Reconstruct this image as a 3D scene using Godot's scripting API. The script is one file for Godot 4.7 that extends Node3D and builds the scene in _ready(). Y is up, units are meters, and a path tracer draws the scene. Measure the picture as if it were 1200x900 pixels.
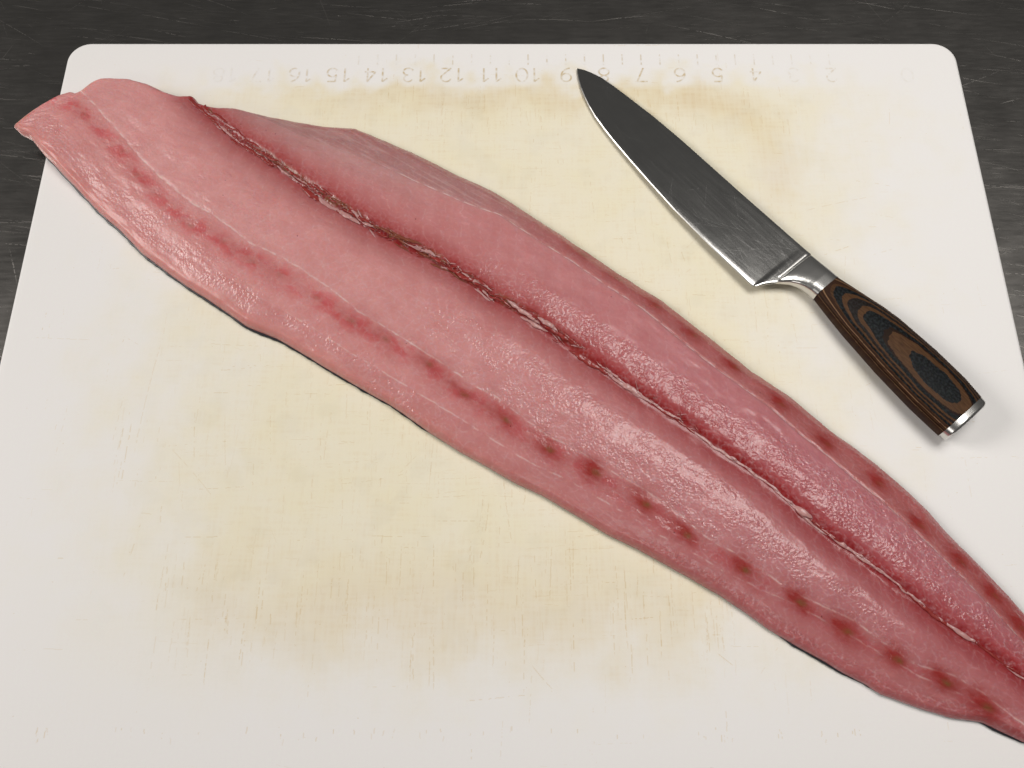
extends Node3D
# A raw fish fillet and a kitchen knife on a stained plastic cutting board, on a scratched steel counter.
# Units are metres; the lists of outline points are in millimetres.

const MM := 0.001
const BOARD_TOP := 0.013
const N := 512                      # side of the noise tiles

var tile_a: PackedByteArray         # fine grain
var tile_b: PackedByteArray         # medium clouds
var tile_c: PackedByteArray         # ridged, stringy
var rng := RandomNumberGenerator.new()

# ------------------------------------------------------------------ outline of the fillet, measured along its length (s) and across (t)
var UPPER := [-357.2, -27.2, -354.7, -24.0, -353.0, -18.0, -350.7, -10.9, -347, -1, -342, 5.8, -335, 11, -330.1, 11.1, -326.5, 16.7, -325.3, 23, -322.0, 28.6, -317.3, 31.5, -306.8, 36.6, -294.6, 39.5, -280.4, 39.8, -269.9, 41.8, -263.6, 46.2, -258.3, 44, -248.7, 45.5, -241, 47.9, -225.2, 55, -207.4, 63.8, -181.9, 72.4, -163.5, 81.5, -153.9, 82.6, -122.7, 84.7, -90.7, 84.7, -69.9, 85.7, -48.7, 84.3, -15.8, 80, 16.2, 75.9, 49.2, 71.5, 63.4, 70.6, 85.7, 65.3, 109.1, 60.5, 128.7, 55.7, 153, 52.8, 172.1, 47.7, 186.4, 44.3, 196.2, 43, 210.3, 39.7, 227.1, 35.4, 245.2, 29.3, 259.9, 22.6, 275.3, 17.2, 287.4, 12.2, 301.1, 6.3, 308.3, 2.9, 330, -8, 350, -22, 356, -40]
var LOWER := [-357.2, -27.8, -348.4, -29.8, -340.1, -29.5, -324.7, -34.9, -312.2, -38, -294.9, -42.7, -268.1, -50.2, -249.7, -53.6, -227.2, -59.3, -202.8, -62.8, -188.9, -64.1, -169, -65.1, -142, -67.6, -122.2, -65.1, -94.5, -65.4, -68.7, -66.5, -43.5, -66.5, -16, -68.9, 7.5, -70.4, 26.8, -70.1, 43.2, -70.2, 58.8, -69, 80.6, -69.6, 100.4, -70.1, 119.6, -69.1, 138.4, -68.8, 148.5, -68.7, 167.9, -69.3, 183.3, -70.6, 196.2, -72.1, 211.8, -72.5, 227.5, -72.3, 238.1, -72.9, 249.5, -72.1, 259.1, -72.7, 277.6, -69.6, 293, -65.8, 308.1, -59.9, 319, -59.2, 329.3, -58.3, 350, -50, 356, -41]
var GROOVE := [-290, 52, -268.3, 43.1, -253.8, 39, -235.7, 33.4, -212.1, 29, -195.5, 27.7, -177, 25.4, -153.1, 22.2, -131.5, 20.8, -111.5, 18.6, -88.8, 18.3, -69.6, 19.3, -50.3, 18.7, -23.1, 15.1, 3.1, 14.4, 27.1, 11.6, 50.6, 8.8, 78, 5, 107.6, 1.9, 137.9, -2, 166.9, -6.4, 186.1, -11.9, 201.1, -14.8, 216.8, -17, 234.6, -19.9, 255.3, -23.9, 276, -27.6, 291.9, -28.6, 316, -32.2, 356, -38]
var WHITE_LOW := [-330, 12, -314.5, 8.2, -301, 3.6, -286.9, -0.5, -266.6, -8.1, -244.5, -14.2, -216.6, -20, -203.6, -20.1, -183, -22, -167, -24.9, -153.5, -23.7, -135, -23.7, -115.5, -25.4, -101.2, -26.9, -85.2, -30.3, -60, -31.3, -40, -32.7, -19.1, -34.4, -1.3, -36, 10.7, -35.6, 27.7, -38.5, 45.3, -40.9, 63.7, -40.4, 83.7, -41.6, 98.2, -41.4, 116.5, -42.2, 130.2, -44.4, 144.7, -47.9, 159.6, -48.1, 177.2, -49.2, 190.2, -50.6, 206.9, -50.5, 230, -48.4, 249.8, -51.5, 266.7, -52.7, 284.4, -48, 299.4, -48.7, 323.7, -52.2, 356, -45]
var WHITE_UP := [-300, 60, -240, 56, -221.1, 52.6, -180.7, 53.6, -137.9, 60.5, -96.6, 62, -68.5, 63.4, -46.5, 67.1, -38, 65.8, -18.8, 63.3, 5.9, 60.9, 30.9, 57, 55.9, 54.2, 82.8, 47.8, 101.3, 43.2, 118.8, 40.1, 144.8, 35.5, 165.4, 29.5, 184.9, 25.5, 201.8, 20.9, 215.5, 18.2, 235.9, 12.2, 256.4, 5.8, 283.7, -3.7, 310.9, -15, 356, -36]
var BELLY := [-340, -10, -322.2, -14.5, -290.2, -22.9, -255, -32.2, -213.6, -43, -170.4, -49.5, -138.6, -50.6, -108.1, -50.8, -79.8, -53, -60.7, -53.6, -45.9, -54.1, -20.8, -55, -9.3, -55.4, 10.8, -56.5, 33.6, -58.1, 49.8, -58.3, 64.9, -56.7, 80.8, -56.9, 94.1, -57.3, 105.4, -57.2, 118, -59, 137.7, -58.1, 158, -58.8, 182.3, -57.8, 198.5, -56.4, 219.6, -55.6, 243.7, -56.2, 267.3, -56.9, 289.5, -54.4, 326, -55.5, 356, -48]
var SPOTS_LOW := [-315.9, -0.3, -278.7, -10.6, -257.9, -19.6, -236.5, -25.9, -207.1, -31.8, -184.4, -32.3, -161.3, -33.6, -139.9, -33.1, -112.4, -34.1, -88.9, -37, -63.7, -36.8, -35.9, -37.8, -7.6, -42.4, 19.9, -44, 46.9, -46.6, 77.7, -46.6, 107.3, -48.6, 134.6, -50.4, 169.8, -53.1, 201.8, -53.3, 228.5, -54, 255, -54.6, 279.2, -53.4, 303.1, -53.6]
var SPOTS_UP := [6.2, 71.6, 31.7, 67.1, 59.9, 61.9, 87.9, 55.9, 116.7, 49.6, 148.3, 42, 179.5, 33.4, 213.3, 27, 241, 16.2, 266.5, 9.3, 288, 1.7, 305.7, -7.1]
const S0 := -357.2
const S1 := 356.0
const T0 := -80.0
const T1 := 96.0

func _ready() -> void:
	# ---------------------------------------------------------------- camera, air, lamps
	var cam := Camera3D.new()
	cam.name = "camera"
	cam.position = Vector3(0, 0.47466 + BOARD_TOP, 0.20192)
	cam.rotation_degrees = Vector3(-69.332, 0, 0)
	cam.fov = 47.364
	cam.near = 0.02
	cam.far = 50.0
	add_child(cam)
	cam.current = true
	var env := Environment.new()
	env.background_mode = Environment.BG_COLOR
	env.background_color = Color(0.085, 0.083, 0.08).linear_to_srgb()
	env.tonemap_mode = Environment.TONE_MAPPER_LINEAR
	env.tonemap_exposure = 1.01
	env.sdfgi_enabled = true
	env.ssao_enabled = true
	env.ssil_enabled = true
	var we := WorldEnvironment.new()
	we.name = "surroundings"
	we.environment = env
	add_child(we)
	# ceiling panels of the kitchen, all out of the picture
	panel("ceiling_panel", Vector3(0.41, 1.15, -0.24), Vector2(0.66, 0.55), Vector3(-90, 0, 0), 1.02, Color(1.0, 0.985, 0.965))
	panel("ceiling_panel", Vector3(-1.95, 1.25, -0.15), Vector2(0.8, 0.8), Vector3(-48, -97, 0), 3.1, Color(1.0, 0.98, 0.96))
	panel("ceiling_panel", Vector3(-0.6, 1.5, 1.5), Vector2(0.6, 0.6), Vector3(-55, -22, 0), 0.35, Color(1.0, 0.98, 0.96))

	rng.seed = 7
	tile_a = noise_tile(11, 0.11, FastNoiseLite.FRACTAL_FBM, 3)
	tile_b = noise_tile(23, 0.02, FastNoiseLite.FRACTAL_FBM, 4)
	tile_c = noise_tile(37, 0.035, FastNoiseLite.FRACTAL_RIDGED, 3)

	steel_counter()
	cutting_board()
	fish_fillet()
	knife()


func panel(called: String, at: Vector3, size: Vector2, turn: Vector3, energy: float, c: Color) -> void:
	var l := AreaLight3D.new()
	l.name = called
	l.position = at
	l.rotation_degrees = turn
	l.area_size = size
	l.area_normalize_energy = true
	l.light_energy = energy
	l.light_color = c
	l.area_range = 8.0
	l.shadow_enabled = true
	add_child(l, true)


# ------------------------------------------------------------------ helpers
func noise_tile(s: int, f: float, kind: int, octaves: int) -> PackedByteArray:
	var n := FastNoiseLite.new()
	n.seed = s
	n.noise_type = FastNoiseLite.TYPE_SIMPLEX_SMOOTH
	n.frequency = f
	n.fractal_type = kind
	n.fractal_octaves = octaves
	var im := n.get_seamless_image(N, N)
	im.convert(Image.FORMAT_L8)
	return im.get_data()


# noise 0..1, smoothly interpolated, x and y in tile pixels
func smp(tile: PackedByteArray, x: float, y: float) -> float:
	var fx := floorf(x)
	var fy := floorf(y)
	var ix := int(fx) & 511
	var iy := (int(fy) & 511) << 9
	var jx := (ix + 1) & 511
	var jy := (iy + 512) & 262143
	fx = x - fx
	fy = y - fy
	var a := tile[iy | ix] * (1.0 - fx) + tile[iy | jx] * fx
	var b := tile[jy | ix] * (1.0 - fx) + tile[jy | jx] * fx
	return (a * (1.0 - fy) + b * fy) * 0.00392157


func nearest(tile: PackedByteArray, x: float, y: float) -> float:
	return tile[((int(y) & 511) << 9) | (int(x) & 511)] * 0.00392157


func lookup(curve: Array, s: float) -> float:
	var n := curve.size()
	if s <= curve[0]:
		return curve[1]
	for i in range(2, n, 2):
		if s <= curve[i]:
			var k: float = (s - curve[i - 2]) / (curve[i] - curve[i - 2])
			return lerpf(curve[i - 1], curve[i + 1], k)
	return curve[n - 1]


# the curve at count even stations from a to b, softened a little
func sampled(curve: Array, a: float, b: float, count: int, soften: int) -> PackedFloat32Array:
	var o := PackedFloat32Array()
	o.resize(count)
	for i in count:
		o[i] = lookup(curve, a + (b - a) * i / (count - 1))
	for k in soften:
		var p := o.duplicate()
		for i in range(1, count - 1):
			o[i] = 0.25 * p[i - 1] + 0.5 * p[i] + 0.25 * p[i + 1]
	return o


# a grid of nu by nv points as a mesh with smooth normals; wrap_v closes it round v
func grid_mesh(P: PackedVector3Array, nu: int, nv: int, uv: PackedVector2Array, colors: PackedColorArray, flip: bool, wrap_v := false) -> ArrayMesh:
	var nrm := PackedVector3Array()
	nrm.resize(P.size())
	for i in nu:
		var i0 := maxi(i - 1, 0) * nv
		var i1 := mini(i + 1, nu - 1) * nv
		for j in nv:
			var j0 := j - 1
			var j1 := j + 1
			if wrap_v:
				j0 = nv - 2 if j == 0 else j0
				j1 = 1 if j == nv - 1 else j1
			else:
				j0 = maxi(j0, 0)
				j1 = mini(j1, nv - 1)
			var n := (P[i * nv + j1] - P[i * nv + j0]).cross(P[i1 + j] - P[i0 + j])
			if flip:
				n = -n
			nrm[i * nv + j] = n.normalized() if n.length_squared() > 1e-20 else Vector3.UP
	var idx := PackedInt32Array()
	idx.resize((nu - 1) * (nv - 1) * 6)
	var k := 0
	for i in nu - 1:
		for j in nv - 1:
			var a := i * nv + j
			if not flip:
				idx[k] = a; idx[k + 1] = a + nv; idx[k + 2] = a + 1
				idx[k + 3] = a + 1; idx[k + 4] = a + nv; idx[k + 5] = a + nv + 1
			else:
				idx[k] = a; idx[k + 1] = a + 1; idx[k + 2] = a + nv
				idx[k + 3] = a + 1; idx[k + 4] = a + nv + 1; idx[k + 5] = a + nv
			k += 6
	var arr := []
	arr.resize(Mesh.ARRAY_MAX)
	arr[Mesh.ARRAY_VERTEX] = P
	arr[Mesh.ARRAY_NORMAL] = nrm
	arr[Mesh.ARRAY_INDEX] = idx
	if uv.size():
		arr[Mesh.ARRAY_TEX_UV] = uv
	if colors.size():
		arr[Mesh.ARRAY_COLOR] = colors
	var m := ArrayMesh.new()
	m.add_surface_from_arrays(Mesh.PRIMITIVE_TRIANGLES, arr)
	return m


func put(called: String, m: Mesh, mat: Material, parent: Node) -> MeshInstance3D:
	var o := MeshInstance3D.new()
	o.name = called
	o.mesh = m
	o.material_override = mat
	parent.add_child(o, true)
	return o


func picture(w: int, h: int, data: PackedByteArray, format: int) -> ImageTexture:
	return ImageTexture.create_from_image(Image.create_from_data(w, h, false, format, data))


func to_byte(linear: float) -> int:
	var c := clampf(linear, 0.0, 1.0)
	c = 12.92 * c if c < 0.0031308 else 1.055 * pow(c, 0.41667) - 0.055
	return int(c * 255.0 + 0.5)


# ------------------------------------------------------------------ counter
func steel_counter() -> void:
	var w := 2048
	var h := 1024
	var alb := PackedByteArray()
	alb.resize(w * h)
	var rgh := PackedByteArray()
	rgh.resize(w * h)
	for y in h:
		for x in w:
			var g := nearest(tile_a, x * 0.25, y * 2.0) * 0.5 + nearest(tile_a, x * 0.09 + 77, y * 1.0 + 31) * 0.5
			var c := nearest(tile_b, x * 0.5, y * 0.6)
			alb[y * w + x] = int(156.0 + 16.0 * (g - 0.5) + 6.0 * (c - 0.5))
			rgh[y * w + x] = int(64.0 + 16.0 * (g - 0.5) + 10.0 * (c - 0.5))
	# scratches, mostly along one sweep of the scouring pad
	for k in 1500:
		var x := rng.randf() * w
		var y := rng.randf() * h
		var len := 20.0 + 190.0 * pow(rng.randf(), 2.2)
		var a := 0.16 + rng.randfn(0.0, 0.09)
		if rng.randf() < 0.16:
			a = rng.randf_range(-1.2, 1.2)
		if absf(x - w * 0.5) < 260.0:
			a -= 0.34
		var bend := rng.randfn(0.0, 0.0009)
		var bright := 8.0 + 24.0 * pow(rng.randf(), 2.5)
		for i in int(len):
			a += bend
			x += cos(a)
			y += sin(a)
			if nearest(tile_a, x * 0.7, y * 0.7 + k * 13) < 0.36:
				continue
			var f := sin(PI * i / len)
			var p := (int(y) & (h - 1)) * w + (int(x) & (w - 1))
			alb[p] = mini(255, alb[p] + int(bright * f))
			rgh[p] = mini(255, rgh[p] + int(bright * f * 1.5))
	for k in 240:
		var p := (rng.randi() % h) * w + rng.randi() % w
		alb[p] = mini(255, alb[p] + 80)
	var m := StandardMaterial3D.new()
	m.resource_name = "scratched steel"
	m.albedo_color = Color(1.0, 0.98, 0.955)
	m.albedo_texture = picture(w, h, alb, Image.FORMAT_L8)
	m.metallic = 1.0
	m.roughness_texture = picture(w, h, rgh, Image.FORMAT_L8)
	m.roughness_texture_channel = BaseMaterial3D.TEXTURE_CHANNEL_RED
	m.roughness = 1.0
	var P := PackedVector3Array()
	var uv := PackedVector2Array()
	for i in 2:
		for j in 2:
			var x := -1.0 + 2.0 * i
			var z := -0.75 + 1.5 * j
			P.append(Vector3(x, 0, z))
			uv.append(Vector2(x / 0.8 + 0.5, z / 0.4))
	# a sheet with a turned-down edge
	var st := SurfaceTool.new()
	st.begin(Mesh.PRIMITIVE_TRIANGLES)
	st.append_from(grid_mesh(P, 2, 2, uv, PackedColorArray(), false), 0, Transform3D())
	var slab := BoxMesh.new()
	slab.size = Vector3(2.0, 0.04, 1.5)
	st.append_from(slab, 0, Transform3D(Basis(), Vector3(0, -0.0204, 0)))
	var o := put("steel_counter", st.commit(), m, self)
	o.set_meta("kind", "structure")
	o.set_meta("label", "dark scratched stainless steel counter under the white cutting board")


# ------------------------------------------------------------------ cutting board
func board_tint(x: float, z: float) -> Vector3:
	# how far the plastic is stained: cream, then tan; x and z in millimetres from the middle
	var warp := (smp(tile_b, x * 0.9 + 300, z * 0.9 + 40) - 0.5) * 70.0
	var warp2 := (smp(tile_b, x * 2.6 + 90, z * 2.6 + 340) - 0.5) * 22.0
	var u := x + warp + warp2
	var v := z + warp * 0.35 + warp2 * 0.7
	var cream := smoothstep(-280.0, -110.0, u) * (1.0 - smoothstep(120.0, 285.0, u + 0.18 * z + 20.0)) * smoothstep(-209.0, -180.0, v) * (1.0 - smoothstep(115.0, 218.0, v))
	cream *= 0.86 + 0.3 * (smp(tile_b, x * 1.3 + 12, z * 1.3 + 200) - 0.5)
	var tan_top := exp(-pow((v + 181.0) / 13.0, 2.0)) * smoothstep(-200.0, -60.0, u) * (1.0 - smoothstep(95.0, 175.0, u))
	var arc := Vector2(x - 118.0, z + 128.0)
	tan_top += 0.8 * exp(-pow((arc.length() - 52.0 + 0.4 * warp2) / 13.0, 2.0)) * smoothstep(-0.1, 0.5, (arc.x - arc.y) / 80.0) * step01(arc.x + 5.0)
	var low := exp(-pow((v - 148.0) / 26.0, 2.0)) * smoothstep(-190.0, -110.0, u) * (1.0 - smoothstep(60.0, 140.0, u))
	var vert := smp(tile_a, x * 3.4, z * 0.30 + 60)
	var horiz := smp(tile_a, x * 0.34 + 140, z * 3.2)
	var tan := (tan_top * 0.33 + low * 0.27) * (0.75 + 0.32 * (vert - 0.2) + 0.2 * (horiz - 0.5)) + cream * 0.30 * maxf(0.0, vert + horiz - 1.02)
	# round the moulded figures of the ruler the plastic lies lower and stays clean
	var near := absf(fposmod(x - 213.6 + 12.675, 25.35) - 12.675)
	var clean := exp(-pow(near / 9.5, 4.0)) * exp(-pow((z + 197.0) / 8.5, 4.0))
	cream *= 1.0 - 0.75 * clean
	tan *= 1.0 - 0.92 * clean
	var grey := smoothstep(0.56, 0.8, smp(tile_b, x * 1.7 + 210, z * 1.7 + 420)) * cream * 0.5
	return Vector3(clampf(cream, 0, 1), clampf(tan, 0, 1), grey)


func step01(x: float) -> float:
	return clampf(x / 10.0 + 0.5, 0.0, 1.0)


func mark(d: PackedFloat32Array, w: int, h: int, x: float, z: float, len: float, a: float, bend: float, strength: float, gaps: float, seed_at: int) -> void:
	# one knife cut; x, z, len in millimetres
	var k := 2048.0 / 600.0
	var px := (x + 300.0) * k
	var py := (z + 225.0) * k
	var n := int(len * k)
	for i in n:
		a += bend
		px += cos(a)
		py += sin(a)
		if nearest(tile_a, i * 0.55 + seed_at * 31, seed_at * 17) < gaps:
			continue
		var ix := int(px)
		var iy := int(py)
		if ix < 1 or iy < 1 or ix >= w - 1 or iy >= h - 1:
			continue
		var f := strength * minf(1.0, 4.0 * sin(PI * (i + 0.5) / n))
		d[iy * w + ix] += f
		d[iy * w + ix + 1] += f * 0.4


func cutting_board() -> void:
	var root := Node3D.new()
	root.name = "cutting_board"
	add_child(root)
	root.set_meta("label", "large white plastic cutting board with rounded corners and yellow knife stains")
	root.set_meta("category", "cutting board")
	var w := 2048
	var h := 1536
	# knife cuts: stained (d) and pale (p)
	var d := PackedFloat32Array()
	d.resize(w * h)
	for i in 1500:
		var x := rng.randfn(0.0, 120.0)
		var z := rng.randfn(10.0, 95.0)
		var a := PI / 2 + rng.randfn(0.0, 0.06)
		if rng.randf() < 0.40:
			a = rng.randfn(0.0, 0.05)
		elif rng.randf() < 0.12:
			a = rng.randf() * PI
		mark(d, w, h, x, z, 5.0 + 34.0 * pow(rng.randf(), 2.0), a, rng.randfn(0.0, 0.0007), 0.05 + 0.17 * rng.randf() * rng.randf(), 0.44 + 0.12 * rng.randf(), i)
	for i in 150:      # dense upright cuts along the lower stain
		mark(d, w, h, rng.randf_range(-190, 120), rng.randf_range(110, 165), rng.randf_range(8, 30), PI / 2 + rng.randfn(0.0, 0.03), 0.0, 0.05 + 0.16 * rng.randf(), 0.46, 700 + i)
	for i in 110:      # and along the upper one
		mark(d, w, h, rng.randf_range(-90, 190), rng.randf_range(-192, -160), rng.randf_range(4, 18), PI / 2 + rng.randfn(0.0, 0.05), 0.0, 0.04 + 0.12 * rng.randf(), 0.46, 900 + i)
	for i in 60:       # faint nicks along the near edge
		mark(d, w, h, rng.randf_range(-240, 180), rng.randf_range(207, 214), rng.randf_range(1.5, 4), PI / 2 + rng.randfn(0.0, 0.1), 0.0, 0.10 + 0.14 * rng.randf(), 0.4, 1100 + i)
	mark(d, w, h, -207, -4, 70, 1.70, -0.0004, 0.13, 0.42, 1201)
	mark(d, w, h, -217, 46, 36, 1.58, 0.0, 0.22, 0.50, 1202)
	mark(d, w, h, -192, 62, 40, 0.75, 0.0008, 0.12, 0.48, 1203)
	mark(d, w, h, -203, 104, 30, 1.74, 0.0, 0.20, 0.47, 1204)
	mark(d, w, h, 205, -64, 34, 1.75, 0.0, 0.10, 0.40, 1205)
	mark(d, w, h, 183, -93, 46, -0.28, 0.0006, 0.14, 0.44, 1206)
	mark(d, w, h, 158, 142, 60, 0.03, 0.0, 0.16, 0.45, 1207)
	mark(d, w, h, 10, 178, 20, 0.9, -0.002, 0.15, 0.4, 1208)
	for i in 160:      # dark specks
		var ix := int((rng.randf_range(-280, 280) + 300.0) * 3.4133)
		var iy := int((rng.randf_range(-215, 215) + 225.0) * 3.4133)
		d[iy * w + ix] += 0.22 + 0.4 * rng.randf() * rng.randf()
		if rng.randf() < 0.3:
			d[iy * w + ix + 1] += 0.2
	var rgb := PackedByteArray()
	rgb.resize(w * h * 3)
	var bump := PackedByteArray()
	bump.resize(w * h)
	# the stains change slowly: worked out on every second texel
	var hw := w / 2
	var hh := h / 2
	var tint := PackedVector3Array()
	tint.resize(hw * hh)
	for y in hh:
		var z := (y + 0.5) / hh * 450.0 - 225.0
		for x in hw:
			tint[y * hw + x] = board_tint((x + 0.5) / hw * 600.0 - 300.0, z)
	var lut := PackedByteArray()
	lut.resize(1025)
	for i in 1025:
		lut[i] = to_byte(i / 1024.0)
	var k := 0
	for y in h:
		var yh := (y >> 1) * hw
		for x in w:
			var t := tint[yh + (x >> 1)]
			var fine := nearest(tile_a, x, y) - 0.5
			var v1 := nearest(tile_a, x * 1.3 + 5, y * 0.07 + 11) - 0.5
			var h1 := nearest(tile_a, x * 0.07 + 211, y * 1.3 + 71) - 0.5
			var weave := (v1 + h1) * t.x * 0.10
			var cut := d[k]
			var cr := t.x * (1.0 + 0.35 * weave)
			var tn := minf(1.0, t.y * (1.0 + 0.8 * weave) + cut * 2.2)
			var l := 1.0 + 0.012 * fine
			var r := (0.800 - 0.006 * cr) * l
			var g := (0.787 - 0.054 * cr) * l
			var b := (0.776 - 0.225 * cr) * l
			r += (0.620 - r) * tn
			g += (0.460 - g) * tn
			b += (0.240 - b) * tn
			var gy := 1.0 - 0.07 * t.z - 0.35 * cut * cut
			lut_put(rgb, k * 3, lut, r * gy, g * gy, b * gy)
			bump[k] = clampi(int(150.0 + 26.0 * fine + 24.0 * (v1 + h1) - 130.0 * cut), 0, 255)
			k += 1
	var m := StandardMaterial3D.new()
	m.resource_name = "stained polyethylene"
	m.albedo_texture = picture(w, h, rgb, Image.FORMAT_RGB8)
	m.roughness = 0.5
	m.metallic_specular = 0.35
	m.heightmap_enabled = true
	m.heightmap_texture = picture(w, h, bump, Image.FORMAT_L8)
	m.heightmap_scale = 0.018
	# slab with rounded corners (15 mm) and softened rims, lofted from the middle of the top down the side
	var rim := [Vector2(6.0, 0.0), Vector2(2.2, 0.0), Vector2(1.4, -0.12), Vector2(0.75, -0.5), Vector2(0.25, -1.1), Vector2(0.0, -2.0), Vector2(0.0, -11.0), Vector2(0.6, -12.4), Vector2(1.8, -13.0)]
	var loop := []
	for q in 4:
		var c := Vector2(285.0 * [1, -1, -1, 1][q], [215.0, 215.0, -210.0, -210.0][q])
		for i in 13:
			var a := PI / 2 * (q + i / 12.0)
			loop.append([c, Vector2(cos(a), sin(a))])
	loop.append(loop[0])
	var nv := loop.size()
	var P := PackedVector3Array()
	var uv := PackedVector2Array()
	for e in loop:                       # the flat top, fanned out from the middle
		P.append(Vector3(0, BOARD_TOP, 0))
	for r in rim:
		for e in loop:
			var p: Vector2 = e[0] + e[1] * (15.0 - r.x)
			P.append(Vector3(p.x * MM, BOARD_TOP + r.y * MM, p.y * MM))
	for p in P:
		uv.append(Vector2(p.x / 0.6 + 0.5, p.z / 0.45 + 0.5))
	var slab := grid_mesh(P, rim.size() + 1, nv, uv, PackedColorArray(), false)
	put("slab", slab, m, root)
	ruler(root)


func lut_put(to: PackedByteArray, at: int, lut: PackedByteArray, r: float, g: float, b: float) -> void:
	to[at] = lut[clampi(int(r * 1024.0), 0, 1024)]
	to[at + 1] = lut[clampi(int(g * 1024.0), 0, 1024)]
	to[at + 2] = lut[clampi(int(b * 1024.0), 0, 1024)]


# strokes of a digit in a box 0.7 wide and 1 high, y up
func digit(c: String) -> Array:
	var o := []
	match c:
		"0": o = [arc(0.35, 0.5, 0.33, 0.48, 0, 360)]
		"1": o = [[Vector2(0.08, 0.74), Vector2(0.36, 0.98)], [Vector2(0.36, 0.98), Vector2(0.36, 0.0)]]
		"2": o = [arc(0.35, 0.69, 0.29, 0.29, 165, -25) + [Vector2(0.10, 0.04)], [Vector2(0.05, 0.03), Vector2(0.66, 0.03)]]
		"3": o = [arc(0.34, 0.74, 0.25, 0.24, 160, -88), arc(0.34, 0.26, 0.29, 0.25, 88, -160)]
		"4": o = [[Vector2(0.50, 0.0), Vector2(0.50, 0.98), Vector2(0.04, 0.27), Vector2(0.68, 0.27)]]
		"5": o = [[Vector2(0.60, 0.97), Vector2(0.16, 0.97), Vector2(0.11, 0.50)] + arc(0.34, 0.32, 0.30, 0.30, 130, -150)]
		"6": o = [arc(0.35, 0.31, 0.29, 0.29, 0, 360), arc(0.62, 0.42, 0.55, 0.56, 190, 95)]
		"7": o = [[Vector2(0.05, 0.97), Vector2(0.65, 0.97), Vector2(0.26, 0.0)]]
		"8": o = [arc(0.35, 0.75, 0.23, 0.22, 0, 360), arc(0.35, 0.27, 0.29, 0.26, 0, 360)]
		"9": o = [arc(0.35, 0.68, 0.29, 0.29, 0, 360), arc(0.08, 0.57, 0.55, 0.56, 10, -85)]
	return o


func arc(x: float, y: float, rx: float, ry: float, a: float, b: float) -> Array:
	var o := []
	for i in 25:
		var t := deg_to_rad(lerpf(a, b, i / 24.0))
		o.append(Vector2(x + rx * cos(t), y + ry * sin(t)))
	return o


# a ribbon along a path (millimetres, x and z), a shallow bead proud of the plastic, coloured by how much stain it holds
func ribbon(st: SurfaceTool, path: Array, width: float, strength: float, patchy: float) -> void:
	var pts := []
	for i in path.size() - 1:
		var n := maxi(1, int(path[i].distance_to(path[i + 1]) / 0.5))
		for k in n:
			pts.append(path[i].lerp(path[i + 1], k / float(n)))
	pts.append(path[-1])
	var row := []
	for i in pts.size():
		var dir: Vector2 = (pts[mini(i + 1, pts.size() - 1)] - pts[maxi(i - 1, 0)]).normalized()
		var across := Vector2(-dir.y, dir.x) * width * 0.5
		var p: Vector2 = pts[i]
		var t := board_tint(p.x, p.y)
		var base := Color(0.800 - 0.006 * t.x, 0.787 - 0.054 * t.x, 0.776 - 0.225 * t.x).lerp(Color(0.58, 0.45, 0.215), t.y * 0.3)
		var hold := strength * clampf(1.0 + patchy * (smp(tile_a, p.x * 2.2 + 50, p.y * 2.2) - 0.52) * 5.0, 0.0, 1.6)
		var c := base.lerp(Color(0.50, 0.36, 0.15), clampf(hold, 0.0, 0.9))
		row.append([p - across, p, p + across, c, base.lerp(c, 0.55)])
	for i in row.size() - 1:
		for k in 2:
			var a = row[i]
			var b = row[i + 1]
			for v in [[a, k], [b, k], [a, k + 1], [a, k + 1], [b, k], [b, k + 1]]:
				var q: Vector2 = v[0][v[1]]
				st.set_color(v[0][3] if v[1] == 1 else v[0][4])
				st.set_normal(Vector3.UP)
				st.add_vertex(Vector3(q.x * MM, BOARD_TOP + (0.00016 if v[1] == 1 else 0.00007), q.y * MM))


func ruler(root: Node3D) -> void:
	var m := StandardMaterial3D.new()
	m.resource_name = "stained ruler marks"
	m.vertex_color_use_as_albedo = true
	m.roughness = 0.55
	m.metallic_specular = 0.3
	var H := 11.4
	var faint := {0: 0.06, 2: 0.22, 3: 0.10, 4: 0.42, 16: 0.28, 17: 0.20, 18: 0.07}
	for n in [0, 2, 3, 4, 5, 6, 7, 8, 9, 10, 11, 12, 13, 14, 15, 16, 17, 18]:
		var text := str(n)
		var at: float = 213.6 - 25.35 * (n - 2)
		var wide := text.length() * 0.74 - 0.04
		var st := SurfaceTool.new()
		st.begin(Mesh.PRIMITIVE_TRIANGLES)
		for i in text.length():
			for stroke in digit(text[i]):
				var path := []
				for g in stroke:      # the ruler is read from the far side of the board: the digits stand on their heads
					path.append(Vector2(at + (wide * 0.5 - (i * 0.74 + g.x)) * H, -203.6 + g.y * H))
				ribbon(st, path, 1.25, faint.get(n, 0.52), 0.9 if n in faint else 0.55)
		put("numeral", st.commit(), m, root)
	for i in range(4, 30):
		var x := 213.6 - 12.675 * (i - 4)
		var s := 0.34 * clampf(1.25 - absf(i - 17) * 0.075, 0.12, 1.0)
		var st := SurfaceTool.new()
		st.begin(Mesh.PRIMITIVE_TRIANGLES)
		ribbon(st, [Vector2(x, -215.0), Vector2(x, -206.4)], 0.9, s, 1.3)
		put("tick_mark", st.commit(), m, root)


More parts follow.
